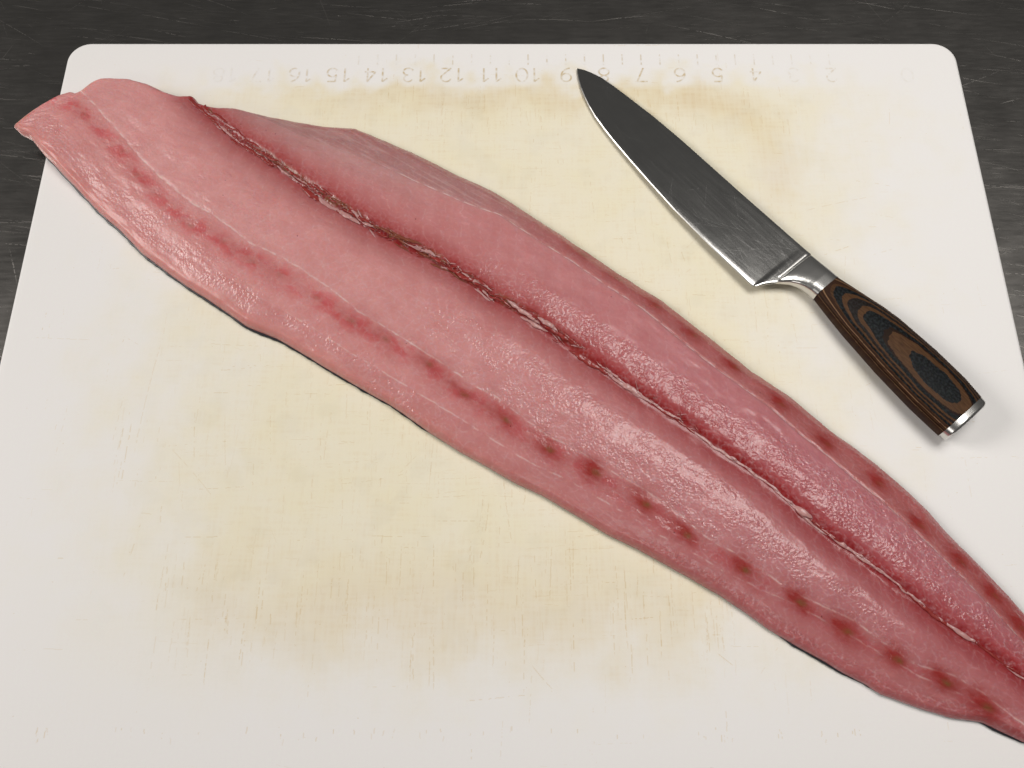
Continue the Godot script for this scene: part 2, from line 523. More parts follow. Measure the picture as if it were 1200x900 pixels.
# ------------------------------------------------------------------ fillet
func fish_fillet() -> void:
	var root := Node3D.new()
	root.name = "fish_fillet"
	root.position = Vector3(0, BOARD_TOP, 0)
	root.rotation_degrees = Vector3(0, -30, 0)
	add_child(root)
	root.set_meta("label", "long raw pink fish fillet with dark red bloodline lying across the board")
	root.set_meta("category", "fish fillet")

	# ---- colour and fine relief, one texel per 0.35 mm
	var w := 2048
	var h := 512
	var ds := (S1 - S0) / w
	var dt := (T1 - T0) / h
	var G := sampled(GROOVE, S0, S1, w, 12)
	var B := sampled(WHITE_LOW, S0, S1, w, 6)
	var D := sampled(WHITE_UP, S0, S1, w, 6)
	var C := sampled(BELLY, S0, S1, w, 6)
	var L := sampled(LOWER, S0, S1, w, 4)
	var U := sampled(UPPER, S0, S1, w, 4)
	var SLc := sampled(SPOTS_LOW, S0, S1, w, 20)
	var spots := []                       # s, t, length, breadth, strength, green core
	for i in range(0, SPOTS_LOW.size(), 2):
		var old := clampf((30.0 - i) / 14.0, 0.0, 1.0)      # towards the head they run together
		spots.append([SPOTS_LOW[i] + rng.randf_range(-2, 2), SPOTS_LOW[i + 1] + rng.randf_range(-1, 1), lerpf(7.6, 13.0, old) * rng.randf_range(0.8, 1.15), lerpf(4.4, 4.0, old) * rng.randf_range(0.85, 1.2), lerpf(0.95, 0.26, old) * rng.randf_range(0.85, 1.05), lerpf(0.85, 0.25, old)])
	for i in range(0, SPOTS_UP.size(), 2):
		spots.append([SPOTS_UP[i], SPOTS_UP[i + 1], 6.6, 3.9, 0.62 + 0.035 * minf(i, 10), 0.35])
	var spot_mask := PackedFloat32Array()
	spot_mask.resize(w * h)
	var core_mask := PackedFloat32Array()
	core_mask.resize(w * h)
	for sp in spots:
		var ci := int((sp[0] - S0) / ds)
		var cj := int((sp[1] - T0) / dt)
		for i in range(maxi(0, ci - 66), mini(w, ci + 66)):
			for j in range(maxi(0, cj - 38), mini(h, cj + 38)):
				var a: float = (S0 + i * ds - sp[0]) / sp[2]
				var b: float = (T0 + j * dt - sp[1] + 0.18 * (S0 + i * ds - sp[0])) / sp[3]
				a += 0.65 * (nearest(tile_b, i * 1.5 + 60, j * 3.0) - 0.5)
				b += 0.6 * (nearest(tile_b, i * 1.7 + 260, j * 3.4 + 99) - 0.5)
				var f := 0.62 * exp(-(a * a + b * b)) + 0.46 * exp(-0.34 * (a * a + b * b))
				spot_mask[j * w + i] = minf(1.0, spot_mask[j * w + i] + f * sp[4])
				var c := exp(-(pow((S0 + i * ds - sp[0] - 2.5 + 2.2 * (a - (S0 + i * ds - sp[0]) / sp[2])) / 2.6, 2) + pow((T0 + j * dt - sp[1] + 0.6) / 1.5, 2)))
				core_mask[j * w + i] += c * sp[5]
	var rgb := PackedByteArray()
	rgb.resize(w * h * 3)
	var speck := PackedByteArray()        # a few dark specks
	speck.resize(w * h)
	for k in 34:
		var q := rng.randi_range(40, h - 40) * w + rng.randi_range(150, w - 150)
		speck[q] = 1
		speck[q + 1] = 1
		if k % 2:
			speck[q + w] = 1
	var bump := PackedByteArray()
	bump.resize(w * h)
	var rough := PackedByteArray()
	rough.resize(w * h)
	var lut := PackedByteArray()
	lut.resize(1025)
	for i in 1025:
		lut[i] = to_byte(i / 1024.0)
	for i in w:
		var s := S0 + (i + 0.5) * ds
		var g := G[i]
		var bl := B[i]
		var dl := maxf(D[i], g + 3.0)
		var cl := C[i]
		var lo := L[i]
		var up := U[i]
		var sl := SLc[i]
		var right := smoothstep(-120.0, 230.0, s)      # the tail end is redder
		var wob := (nearest(tile_a, i * 0.30, 40) - 0.5) * 1.6
		for j in h:
			var t := T0 + (j + 0.5) * dt
			if t < lo - 6.0 or t > up + 6.0:
				continue
			var p := j * w + i
			var n1 := nearest(tile_a, i, j)
			var n2 := nearest(tile_b, i * 0.7 + 50, j * 1.4)
			var n3 := nearest(tile_c, i * 1.2 + j * 0.5, j * 1.6 - i * 0.12)
			var n4 := nearest(tile_a, i * 0.35 + 120, j * 0.8 + 300)
			# loin
			var r := lerpf(0.595, 0.465, right)
			var gg := lerpf(0.278, 0.188, right)
			var b := lerpf(0.272, 0.198, right)
			var dirt := 0.0
			var sparkle := 0.6
			var shine := 0.165
			if t < g:
				# ---- lower lobe
				var below := g - t
				var red := exp(-pow(below / 11.0, 1.25)) * (0.82 + 0.14 * right)
				if t < bl:
					r = lerpf(0.585, 0.545, right); gg = lerpf(0.262, 0.232, right); b = lerpf(0.255, 0.228, right)
					var band := exp(-pow((t - sl) / 6.0, 2.0)) * (0.12 + 0.75 * smoothstep(0.38, 0.68, smp(tile_b, i * 1.0 + 150, j * 1.6 + 260)))
					band *= 1.25 - 0.85 * right
					r -= 0.01 * band; gg -= 0.110 * band; b -= 0.098 * band
					if t < cl:
						r -= 0.02 + 0.08 * right; gg -= 0.015 + 0.05 * right; b -= 0.014 + 0.042 * right
						var rimk := 1.0 - smoothstep(2.0, 9.0, t - lo)
						r += 0.01 * rimk - 0.05 * right * rimk
						gg -= 0.004 * rimk + 0.040 * right * rimk
						b -= 0.016 * rimk + 0.028 * right * rimk
						sparkle = 0.55 * (1.0 - smoothstep(-40.0, 60.0, s)) + 0.12 + 0.75 * smoothstep(90.0, 150.0, s) * exp(-pow((t - lo - 4.0 - 2.0 * n2) / 2.4, 2.0))
						if s < -60.0:
							sparkle = 0.75 * smoothstep(3.0, 10.0, t - lo)
					else:
						r -= 0.10 * right; gg -= 0.065 * right; b -= 0.055 * right
						sparkle = 0.45
				else:
					var smooth_band := exp(-pow((below - 11.0) / 9.0, 2.0))
					sparkle = (0.35 + 0.65 * smoothstep(-170.0, 80.0, s)) * (1.0 - 0.97 * smooth_band)
					if below < 11.0:
						sparkle *= 0.1
				r = lerpf(r, 0.275, red); gg = lerpf(gg, 0.018, red); b = lerpf(b, 0.021, red)
				var lb := exp(-pow((t - bl - wob * 0.4) / 0.42, 2.0)) * smoothstep(0.32, 0.66, n4 + 0.02)
				lb += 0.12 * exp(-absf(t - bl) / 2.2)
				var lc := exp(-pow((t - cl + wob * 0.5) / 0.38, 2.0)) * 0.75 * smoothstep(-190.0, -60.0, s) * smoothstep(0.36, 0.68, n4)
				var line := minf(0.85, 0.85 * lb + 0.8 * lc) * (1.0 - 0.7 * red)
				r = lerpf(r, 0.70, line); gg = lerpf(gg, 0.52, line); b = lerpf(b, 0.50, line)
			else:
				# ---- upper lobe
				var above := t - g
				var red := exp(-pow(above / (12.5 - 2.5 * right), 1.5)) * (0.98 - 0.08 * right)
				var brown := exp(-pow((above - 2.4) / 2.2, 2.0)) * smoothstep(-215.0, -190.0, s) * (1.0 - smoothstep(-40.0, 60.0, s)) * smoothstep(0.42, 0.62, n2 * 0.6 + n1 * 0.4)
				r = lerpf(0.530, 0.455, right); gg = lerpf(0.225, 0.165, right); b = lerpf(0.224, 0.184, right)
				sparkle = smoothstep(-70.0, 30.0, s) * smoothstep(5.0, 9.0, above) * (1.0 - smoothstep(19.0 - 3.0 * (1.0 - right) + 14.0 * smoothstep(120.0, 240.0, s), 25.0 + 16.0 * smoothstep(120.0, 240.0, s), above + 5.0 * (n2 - 0.5)))
				if above < 5.0:
					sparkle = 0.35
				if t > dl:
					# thin membrane over the back: greyer towards the head, redder towards the tail
					var hd := 1.0 - smoothstep(-90.0, 10.0, s)
					r = lerpf(0.430, 0.415, hd); gg = lerpf(0.145, 0.205, hd); b = lerpf(0.145, 0.200, hd)
					var streak := smoothstep(0.52, 0.8, smp(tile_a, i * 0.07 + j * 0.03, j * 0.7 + i * 0.05)) * hd
					r += 0.07 * streak; gg += 0.07 * streak; b += 0.068 * streak
					var rimk := 1.0 - smoothstep(2.0, 12.0, up - t)
					r -= 0.03 * rimk; gg -= 0.045 * rimk; b -= 0.045 * rimk
					sparkle = 0.15 + 0.3 * smoothstep(120.0, 260.0, s)
				elif s < -60.0:
					var hd := (1.0 - smoothstep(-140.0, -60.0, s)) * smoothstep(dl - 26.0, dl - 4.0, t)
					r = lerpf(r, 0.490, hd); gg = lerpf(gg, 0.250, hd); b = lerpf(b, 0.245, hd)
					sparkle = maxf(sparkle, 0.12)
				red = clampf(red * (0.78 + 0.5 * n1), 0.0, 0.95)
				r = lerpf(r, 0.275, red); gg = lerpf(gg, 0.010, red); b = lerpf(b, 0.011, red)
				r = lerpf(r, 0.200, brown * 0.85); gg = lerpf(gg, 0.095, brown * 0.85); b = lerpf(b, 0.042, brown * 0.85)
				var lb := exp(-pow((t - dl - wob * 0.4) / 0.42, 2.0)) * smoothstep(0.32, 0.66, n4 + 0.02) * smoothstep(-150.0, -100.0, s)
				lb += 0.10 * exp(-absf(t - dl) / 2.0)
				var line := minf(0.85, 0.85 * lb)
				r = lerpf(r, 0.68, line); gg = lerpf(gg, 0.50, line); b = lerpf(b, 0.48, line)
			# faint muscle segments, bent like chevrons
			var seg := fposmod((s + 0.55 * absf(t - (g + bl) * 0.5) + 5.0 * (n2 - 0.5)) / 13.0, 1.0)
			var thin := exp(-pow((seg - 0.5) / 0.035, 2.0)) * smoothstep(0.40, 0.7, n4) * 0.30
			r += 0.08 * thin + 0.012 * (seg - 0.5); gg += 0.16 * thin + 0.012 * (seg - 0.5); b += 0.16 * thin + 0.012 * (seg - 0.5)
			# scattered white fibres and mottling
			var fib := smoothstep(0.64, 0.90, n3) * (0.34 * sparkle + 0.10)
			r += (0.60 - r) * fib; gg += (0.38 - gg) * fib; b += (0.40 - b) * fib
			var mott := 1.0 + 0.20 * (n2 - 0.5) + 0.10 * (n1 - 0.5)
			r *= 0.5 + 0.5 * mott; gg *= mott; b *= mott
			# bruises of blood where the bones sat
			var sm := spot_mask[p]
			if sm > 0.003:
				sm = clampf(sm * (0.80 + 0.45 * n4), 0.0, 0.95)
				r = lerpf(r, 0.265, sm * 0.9); gg = lerpf(gg, 0.026, sm); b = lerpf(b, 0.023, sm)
				var cm := minf(0.85, core_mask[p] * (0.4 + n1))
				r = lerpf(r, 0.180, cm); gg = lerpf(gg, 0.085, cm); b = lerpf(b, 0.032, cm)
				sparkle *= 1.0 - 0.4 * sm
			if speck[p]:
				r *= 0.35; gg *= 0.3; b *= 0.35
			lut_put(rgb, p * 3, lut, r, gg, b)
			# the wet glints come in patches
			sparkle *= 0.45 + 0.75 * smoothstep(0.36, 0.64, smp(tile_b, i * 0.75 + 400, j * 1.3 + 30))
			# relief: curly, wet little ripples
			var e := 0.34 * (nearest(tile_a, i * 0.75 + 16.0 * n2, j * 0.75 + 200) - 0.5) + 0.42 * (nearest(tile_a, i * 1.7 + 9.0 * n4 + 30, j * 1.7) - 0.5) + 0.26 * (nearest(tile_c, i * 2.3 + 40, j * 2.3 + 12.0 * n2) - 0.5)
			bump[p] = clampi(int(128.0 + 230.0 * e * sparkle + 8.0 * (n1 - 0.5)), 0, 255)
			rough[p] = clampi(int(255.0 * (shine + 0.13 * (1.0 - smoothstep(-270.0, -90.0, s)) + 0.08 * (1.0 - sparkle) + 0.10 * (n2 - 0.5))), 20, 255)
	var flesh := StandardMaterial3D.new()
	flesh.resource_name = "raw fish flesh"
	flesh.albedo_texture = picture(w, h, rgb, Image.FORMAT_RGB8)
	flesh.roughness_texture = picture(w, h, rough, Image.FORMAT_L8)
	flesh.roughness_texture_channel = BaseMaterial3D.TEXTURE_CHANNEL_RED
	flesh.roughness = 1.0
	flesh.metallic_specular = 0.42
	flesh.heightmap_enabled = true
	flesh.heightmap_texture = picture(w, h, bump, Image.FORMAT_L8)
	flesh.heightmap_scale = 0.098
	flesh.subsurf_scatter_enabled = true
	flesh.subsurf_scatter_strength = 0.4

	# ---- the body: a grid over (s, v) with v from the lower to the upper edge
	var nu := 1150
	var nv := 250
	var gG := sampled(GROOVE, S0, S1, nu, 8)
	var gB := sampled(WHITE_LOW, S0, S1, nu, 8)
	var gD := sampled(WHITE_UP, S0, S1, nu, 8)
	var gC := sampled(BELLY, S0, S1, nu, 8)
	var gL := sampled(LOWER, S0, S1, nu, 2)
	var gU := sampled(UPPER, S0, S1, nu, 2)
	var H := PackedFloat32Array()
	H.resize(nu * nv)
	var vs := PackedFloat32Array()
	vs.resize(nv)
	for j in nv:
		var q := j / float(nv - 1)
		vs[j] = lerpf(q, 0.5 - 0.5 * cos(PI * q), 0.45)
	var edge_up := [-357.0, 6.0, -330.0, 9.0, -290.0, 12.0, -262.0, 13.0, -245.0, 7.0, -220.0, 4.5, 356.0, 4.0]
	var thick := [-357.0, 0.55, -330.0, 0.72, -290.0, 0.88, -220.0, 1.0, 160.0, 1.0, 260.0, 0.85, 330.0, 0.6, 356.0, 0.35]
	for i in nu:
		var s := S0 + (S1 - S0) * i / (nu - 1)
		var lo := gL[i] + 0.7 * (nearest(tile_a, i * 0.16, 9) - 0.5)
		var up := gU[i] + 1.0 * (nearest(tile_a, i * 0.20, 129) - 0.5)
		if up < lo + 0.5:
			up = lo + 0.5
		gL[i] = lo
		gU[i] = up
		var T := lookup(thick, s)
		var eu := lookup(edge_up, s)
		var kt := [lo, gC[i], gB[i], lerpf(gB[i], gG[i], 0.45), gG[i], lerpf(gG[i], gD[i], 0.42), gD[i], lerpf(gD[i], up, 0.5), up]
		var kh := [4.8 * T, 10.6 * T, 14.0 * T, 17.8 * T, 16.6 * T, 18.6 * T, 14.0 * T, 9.0 * T, eu]
		if s < -240.0:      # the head end, where the back lies outside the cut
			var k := smoothstep(-225.0, -262.0, s)
			kh[5] = lerpf(kh[5], eu, k); kh[6] = lerpf(kh[6], eu, k); kh[7] = lerpf(kh[7], eu, k)
		for k in range(1, 9):
			kt[k] = maxf(kt[k], kt[k - 1] + 0.4)
		for j in nv:
			var t := lerpf(lo, up, vs[j])
			var k := 1
			while k < 8 and t > kt[k]:
				k += 1
			H[i * nv + j] = lerpf(kh[k - 1], kh[k], clampf((t - kt[k - 1]) / (kt[k] - kt[k - 1]), 0.0, 1.0))
	for pass_ in 3:
		H = blur(H, nu, nv, 7, true)
		H = blur(H, nu, nv, 9, false)
	for i in nu:        # the thin head end is one soft dome
		var s := S0 + (S1 - S0) * i / (nu - 1)
		var k := 1.0 - smoothstep(-315.0, -265.0, s)
		if k > 0.0:
			for j in nv:
				H[i * nv + j] = lerpf(H[i * nv + j], (9.0 + 4.5 * smoothstep(-50.0, 30.0, lerpf(gL[i], gU[i], vs[j]))) * (0.45 + 0.55 * smoothstep(-358.0, -322.0, s)), k)
	var P := PackedVector3Array()
	P.resize(nu * nv)
	var uv := PackedVector2Array()
	uv.resize(nu * nv)
	for i in nu:
		var s := S0 + (S1 - S0) * i / (nu - 1)
		var g := gG[i]
		var wander := (nearest(tile_a, i * 0.22, 333) - 0.5) * 2.4
		var deep := 4.0 * smoothstep(-285.0, -230.0, s) * (1.0 - 0.35 * smoothstep(200.0, 320.0, s))
		for j in nv:
			var t := lerpf(gL[i], gU[i], vs[j])
			var hgt := H[i * nv + j]
			var below := t - g - wander * 0.4
			var cut := exp(-pow(below / 12.0, 2.0)) if below < 0.0 else exp(-pow(below / 3.8, 2.0))
			hgt -= deep * cut
			# ragged bloodline remains just above the groove
			var rag := exp(-pow((below - 2.6) / 2.6, 2.0)) * smoothstep(-265.0, -235.0, s)
			hgt += rag * (lerpf(0.7, 1.4, smoothstep(-190.0, -120.0, s)) * (smp(tile_a, i * 0.45, j * 0.5 + 70) - 0.45) + 0.6)
			# slow lumps, flakes, and the step where the membranes meet
			hgt += 1.3 * (smp(tile_b, i * 0.55 + 33, j * 1.1 + 5) - 0.5)
			var w1 := smp(tile_a, i * 0.35 + 90, j * 0.38 + 20) - 0.5
			hgt += 0.22 * w1
			hgt -= 0.15 * exp(-pow((t - gB[i]) / 0.9, 2.0)) + 0.5 * exp(-pow((t - gD[i]) / 0.9, 2.0)) * smoothstep(-200.0, -120.0, s)
			# rounded rims
			var dl := (t - gL[i]) / 3.5
			var du := (gU[i] - t) / (4.5 + 5.0 * smoothstep(-200.0, -100.0, s))
			var k := 1.0
			if dl < 1.0:
				k *= sqrt(maxf(0.0, 1.0 - pow(1.0 - dl, 2.2)))
			if du < 1.0:
				k *= sqrt(maxf(0.0, 1.0 - pow(1.0 - du, 2.2)))
			hgt = 1.2 + maxf(hgt, 1.0) * k
			P[i * nv + j] = Vector3(s, hgt, -t) * MM
			uv[i * nv + j] = Vector2((s - S0) / (S1 - S0), (t - T0) / (T1 - T0))
	put("flesh", grid_mesh(P, nu, nv, uv, PackedColorArray(), true), flesh, root)

	# ---- skin underneath, showing as a dark line along the lower edge
	var skin_m := StandardMaterial3D.new()
	skin_m.resource_name = "dark fish skin"
	skin_m.albedo_color = Color(0.020, 0.020, 0.026).linear_to_srgb()
	skin_m.roughness = 0.32
	var SP := PackedVector3Array()
	var show := [-357.0, -2.5, -335.0, -0.5, -310.0, 0.5, -270.0, 0.7, -200.0, 0.8, -130.0, 0.9, -100.0, 0.4, -60.0, 0.5, -20.0, 0.2, 20.0, -1.0, 60.0, -2.0, 130.0, -0.6, 190.0, -0.8, 215.0, 0.7, 250.0, 0.3, 262.0, -1.2, 300.0, -0.2, 320.0, 0.8, 356.0, -1.5]
	for i in range(0, nu, 2):
		var s := S0 + (S1 - S0) * i / (nu - 1)
		var lo := gL[i] - 0.2 - lookup(show, s) - 0.9 * (nearest(tile_a, i * 0.5, 77) - 0.5)
		var up := maxf(gU[i] - 2.5, lo + 0.6)
		if s < -350.0:
			lo = minf(lo, up - 0.5)
		for q in [Vector2(up, 0.05), Vector2(lo + 0.5, 0.05), Vector2(lo, 0.5), Vector2(lo + 0.1, 1.3), Vector2(lo + 0.9, 1.7), Vector2(lo + 3.0, 1.5), Vector2(up, 1.3)]:
			SP.append(Vector3(s, q.y, -q.x) * MM)
	put("skin", grid_mesh(SP, SP.size() / 7, 7, PackedVector2Array(), PackedColorArray(), true), skin_m, root)

	# ---- strands of white tissue left along the bloodline
	var tissue := StandardMaterial3D.new()
	tissue.resource_name = "white connective tissue"
	tissue.albedo_color = Color(0.50, 0.235, 0.225).linear_to_srgb()
	tissue.roughness = 0.26
	tissue.subsurf_scatter_enabled = true
	tissue.subsurf_scatter_strength = 0.2
	var red_tissue := tissue.duplicate()
	red_tissue.resource_name = "blood-stained tissue"
	red_tissue.albedo_color = Color(0.27, 0.030, 0.026).linear_to_srgb()
	var brown_tissue := tissue.duplicate()
	brown_tissue.resource_name = "brown blood remains"
	brown_tissue.albedo_color = Color(0.22, 0.055, 0.030).linear_to_srgb()
	var s := -264.0
	while s < 70.0:
		var len := rng.randf_range(7.0, 26.0)
		var pick := rng.randf()
		var kind: Material = tissue if pick < (0.15 if s < -190.0 else 0.52) else red_tissue
		if s > -205.0 and s < 0.0 and pick > 0.82:
			kind = brown_tissue
		var thickest := 0.55 if kind == brown_tissue else 1.0 if s < -170.0 else 1.55
		strand(root, P, nu, nv, gG, gL, gU, vs, s, len, rng.randf_range(-1.2, 3.4), rng.randf_range(0.4, thickest), kind, rng.randf_range(-1.8, 1.8))
		s += len * rng.randf_range(0.22, 0.55)
	for k in 46:          # the fibrous red ridge above the seam, thickest towards the head
		var at: float = lerpf(-255.0, 30.0, k / 46.0)
		strand(root, P, nu, nv, gG, gL, gU, vs, at, rng.randf_range(8.0, 18.0), rng.randf_range(0.5, 4.6), rng.randf_range(0.35, 0.9), red_tissue if rng.randf() < 0.84 else brown_tissue, rng.randf_range(-2.0, 2.0))
	# short torn fibres, too small to pick apart
	var pale_fibres := SurfaceTool.new()
	var red_fibres := SurfaceTool.new()
	pale_fibres.begin(Mesh.PRIMITIVE_TRIANGLES)
	red_fibres.begin(Mesh.PRIMITIVE_TRIANGLES)
	for k in 90:
		var fibre := strand(null, P, nu, nv, gG, gL, gU, vs, rng.randf_range(-250.0, 120.0), rng.randf_range(3.0, 7.0), rng.randf_range(-1.0, 4.0), rng.randf_range(0.2, 0.4), tissue, rng.randf_range(-4.0, 4.0))
		(pale_fibres if k % 2 else red_fibres).append_from(fibre, 0, Transform3D())
	put("torn_fibres", pale_fibres.commit(), tissue, root).set_meta("kind", "stuff")
	put("torn_fibres", red_fibres.commit(), red_tissue, root).set_meta("kind", "stuff")
	while s < 315.0:      # towards the tail one thin seam
		var len := rng.randf_range(16.0, 40.0)
		strand(root, P, nu, nv, gG, gL, gU, vs, s, len, rng.randf_range(-0.4, 1.2), rng.randf_range(0.4, 0.85), red_tissue if rng.randf() < 0.5 else tissue, rng.randf_range(-0.8, 0.8))
		s += len * rng.randf_range(0.4, 0.8)
	strand(root, P, nu, nv, gG, gL, gU, vs, 200.0, 30.0, 0.6, 1.0, tissue, 0.4)
	strand(root, P, nu, nv, gG, gL, gU, vs, 180.0, 10.0, 1.2, 1.6, tissue, 1.0)
	# ---- a pale flap of skin at the head end
	var flap := StandardMaterial3D.new()
	flap.resource_name = "pale membrane"
	flap.albedo_color = Color(0.55, 0.34, 0.27).linear_to_srgb()
	flap.roughness = 0.3
	var FP := PackedVector3Array()
	for i in 14:
		var q := i / 13.0
		var ss := lerpf(-328.0, -308.0, q)
		var tt := lookup(UPPER, ss)
		var out := sin(PI * q) * (1.0 + 0.25 * sin(9.0 * q))
		for k in 5:
			FP.append(Vector3(ss - 1.9 * out * (1.0 - k / 4.0) + 0.5 * k, 7.4 + 0.8 * out - 0.30 * (k - 1.6) * (k - 1.6), -(tt + 2.0 * out - 1.5 * k)) * MM)
	put("membrane_flap", grid_mesh(FP, 14, 5, PackedVector2Array(), PackedColorArray(), false), flap, root)


func blur(H: PackedFloat32Array, nu: int, nv: int, r: int, across: bool) -> PackedFloat32Array:
	# running mean over 2r+1 points, along v or along u
	var o := PackedFloat32Array()
	o.resize(H.size())
	var n: int = nv if across else nu
	var step: int = 1 if across else nv
	var lines: int = nu if across else nv
	for a in lines:
		var at: int = a * nv if across else a
		var sum := 0.0
		for k in range(-r, r + 1):
			sum += H[at + clampi(k, 0, n - 1) * step]
		for b in n:
			o[at + b * step] = sum / (2 * r + 1)
			sum += H[at + mini(b + r + 1, n - 1) * step] - H[at + maxi(b - r, 0) * step]
	return o


func strand(root: Node3D, P: PackedVector3Array, nu: int, nv: int, gG: PackedFloat32Array, gL: PackedFloat32Array, gU: PackedFloat32Array, vs: PackedFloat32Array, s0: float, len: float, off: float, radius: float, m: Material, slope: float) -> ArrayMesh:
	var n := maxi(6, int(len / 0.6))
	var sides := 8
	var pts := PackedVector3Array()
	var ph := rng.randf() * 400.0
	for i in n:
		var s := s0 + len * i / (n - 1)
		var iu := clampi(int((s - S0) / (S1 - S0) * (nu - 1)), 0, nu - 1)
		var t := gG[iu] + off + 1.7 * (smp(tile_a, i * 0.45 + ph, ph) - 0.5) + slope * (i / float(n) - 0.5)
		var q := clampf((t - gL[iu]) / (gU[iu] - gL[iu]), 0.0, 1.0)
		var j := 0
		while j < nv - 1 and vs[j] < q:
			j += 1
		var y := P[iu * nv + j].y / MM
		pts.append(Vector3(s, y + 0.12 + 0.5 * (smp(tile_a, i * 0.6 + ph, ph + 90) - 0.5), -t))
	var V := PackedVector3Array()
	for i in n:
		var f := sin(PI * (i + 0.3) / (n - 0.4))
		var r := radius * sqrt(maxf(f, 0.0)) * (0.45 + 1.1 * smp(tile_a, i * 0.8 + ph, ph + 180))
		for k in sides + 1:
			var a := TAU * k / sides
			V.append((pts[i] + Vector3(0, 0.5 * r * sin(a), 1.3 * r * cos(a))) * MM)
	var made := grid_mesh(V, n, sides + 1, PackedVector2Array(), PackedColorArray(), true, true)
	if root:
		put("tissue_strand", made, m, root)
	return made


# ------------------------------------------------------------------ knife (x from tip to butt, z towards the cutting edge, millimetres)
func knife() -> void:
	var root := Node3D.new()
	root.name = "kitchen_knife"
	var tip := Vector3(43.39, 1.0, -201.89)
	var butt := Vector3(252.99, 10.0, 50.04)
	var ex := (butt - tip).normalized()
	var ez := Vector3(-ex.z, 0, ex.x).normalized()
	var ey := ez.cross(ex).normalized()
	root.transform = Transform3D(Basis(ex, ey, ez), tip * MM + Vector3(0, BOARD_TOP + 0.0005, 0))
	add_child(root)
	root.set_meta("label", "steel kitchen knife with dark brown wood-grain handle lying beside the fillet")
	root.set_meta("category", "knife")
	var steel := StandardMaterial3D.new()
	steel.resource_name = "ground blade steel"
	steel.metallic = 1.0
	steel.albedo_color = Color(0.50, 0.495, 0.48).linear_to_srgb()
	steel.roughness = 1.0
	var bw := 1024
	var bh := 256
	var br := PackedByteArray()
	br.resize(bw * bh)
	var bb := PackedByteArray()
	bb.resize(bw * bh)
	for y in bh:
		for x in bw:
			var g := nearest(tile_a, x * 0.03 + y * 0.012, y * 1.7)
			var c := nearest(tile_b, x * 0.5, y)
			br[y * bw + x] = int(38.0 + 12.0 * (g - 0.5) + 6.0 * (c - 0.5))
			bb[y * bw + x] = int(128.0 + 90.0 * (g - 0.5))
	for k in 90:
		var x := rng.randf() * bw
		var y := rng.randf() * bh
		var a := rng.randfn(0.0, 0.5)
		for i in rng.randi_range(10, 90):
			x += cos(a)
			y += sin(a)
			var p := (int(y) & (bh - 1)) * bw + (int(x) & (bw - 1))
			br[p] = mini(255, br[p] + 14)
	steel.roughness_texture = picture(bw, bh, br, Image.FORMAT_L8)
	steel.roughness_texture_channel = BaseMaterial3D.TEXTURE_CHANNEL_RED
	steel.heightmap_enabled = true
	steel.heightmap_texture = picture(bw, bh, bb, Image.FORMAT_L8)
	steel.heightmap_scale = 0.0003
	var bright := StandardMaterial3D.new()
	bright.resource_name = "polished steel"
	bright.metallic = 1.0
	bright.albedo_color = Color(0.66, 0.65, 0.63).linear_to_srgb()
	bright.roughness = 0.24

	var steel_plain := bright.duplicate()
	steel_plain.resource_name = "brushed steel"
	steel_plain.albedo_color = Color(0.55, 0.545, 0.53).linear_to_srgb()
	steel_plain.roughness = 0.3
	var spine := [0.0, 0.2, 4.0, 2.9, 9.0, 5.0, 16.6, 7.3, 27.0, 8.7, 39.1, 9.8, 61.6, 11.5, 88.2, 12.3, 116.5, 12.3, 143.7, 12.4, 170.9, 12.8, 193.3, 13.1, 199.2, 13.3]
	var edge := [0.0, 0.1, 3.0, 2.4, 8.0, 5.6, 14.0, 8.9, 21.4, 12.1, 29.0, 14.8, 37.1, 17.1, 48.0, 19.2, 59.8, 21.0, 77.0, 23.0, 96.0, 24.9, 122.3, 27.2, 157.2, 28.5, 188.0, 28.7, 191.7, 28.5, 194.2, 23.8, 196.0, 20.4, 198.6, 16.8]
	var P := PackedVector3Array()
	var uv := PackedVector2Array()
	var E := PackedVector3Array()
	var n := 220
	for i in n:
		var x := 198.4 * pow(i / float(n - 1), 1.15)
		if i > n - 40:
			x = lerpf(198.4 * pow((n - 41) / float(n - 1), 1.15), 198.4, (i - (n - 41)) / 40.0)
		var a := -lookup(spine, x)
		var b := lookup(edge, x)
		var th := 0.35 + 0.75 * smoothstep(0.0, 120.0, x)      # half thickness at the spine
		var heel := smoothstep(191.0, 193.0, x)
		var bev := minf(0.55, (b - a) * 0.25) * (1.0 - heel)
		var te := lerpf(minf(0.38, th), th * 0.8, heel)
		var row := []
		var steps := 12
		for k in steps + 1:
			var q := k / float(steps)
			row.append(Vector2(lerpf(a + 0.25, b - bev, q), lerpf(th, te, pow(q, 0.85)) + 0.10 * sin(PI * q)))
		P.append(Vector3(x, -th + 0.2, a) * MM); uv.append(Vector2(x / 200.0, 0))
		P.append(Vector3(x, th - 0.2, a) * MM); uv.append(Vector2(x / 200.0, 0.01))
		for r in row:
			P.append(Vector3(x, r.y, r.x) * MM); uv.append(Vector2(x / 200.0, (r.x + 14.0) / 44.0))
		P.append(Vector3(x, 0.0, b - bev * 0.98) * MM); uv.append(Vector2(x / 200.0, 0.95))
		for k in steps + 1:
			var r = row[steps - k]
			P.append(Vector3(x, -r.y, r.x) * MM); uv.append(Vector2(x / 200.0, (r.x + 14.0) / 44.0))
		P.append(Vector3(x, -th + 0.2, a) * MM); uv.append(Vector2(x / 200.0, 0.99))
		if x <= 191.6:
			for e in [Vector2(te, b - bev), Vector2(te * 0.98, b - bev * 0.985), Vector2(te * 0.5, b - bev * 0.49), Vector2(0.02, b), Vector2(-0.02, b), Vector2(-te, b - bev)]:
				E.append(Vector3(x, e.x, e.y) * MM)
	put("blade", grid_mesh(P, n, P.size() / n, uv, PackedColorArray(), false), steel, root)
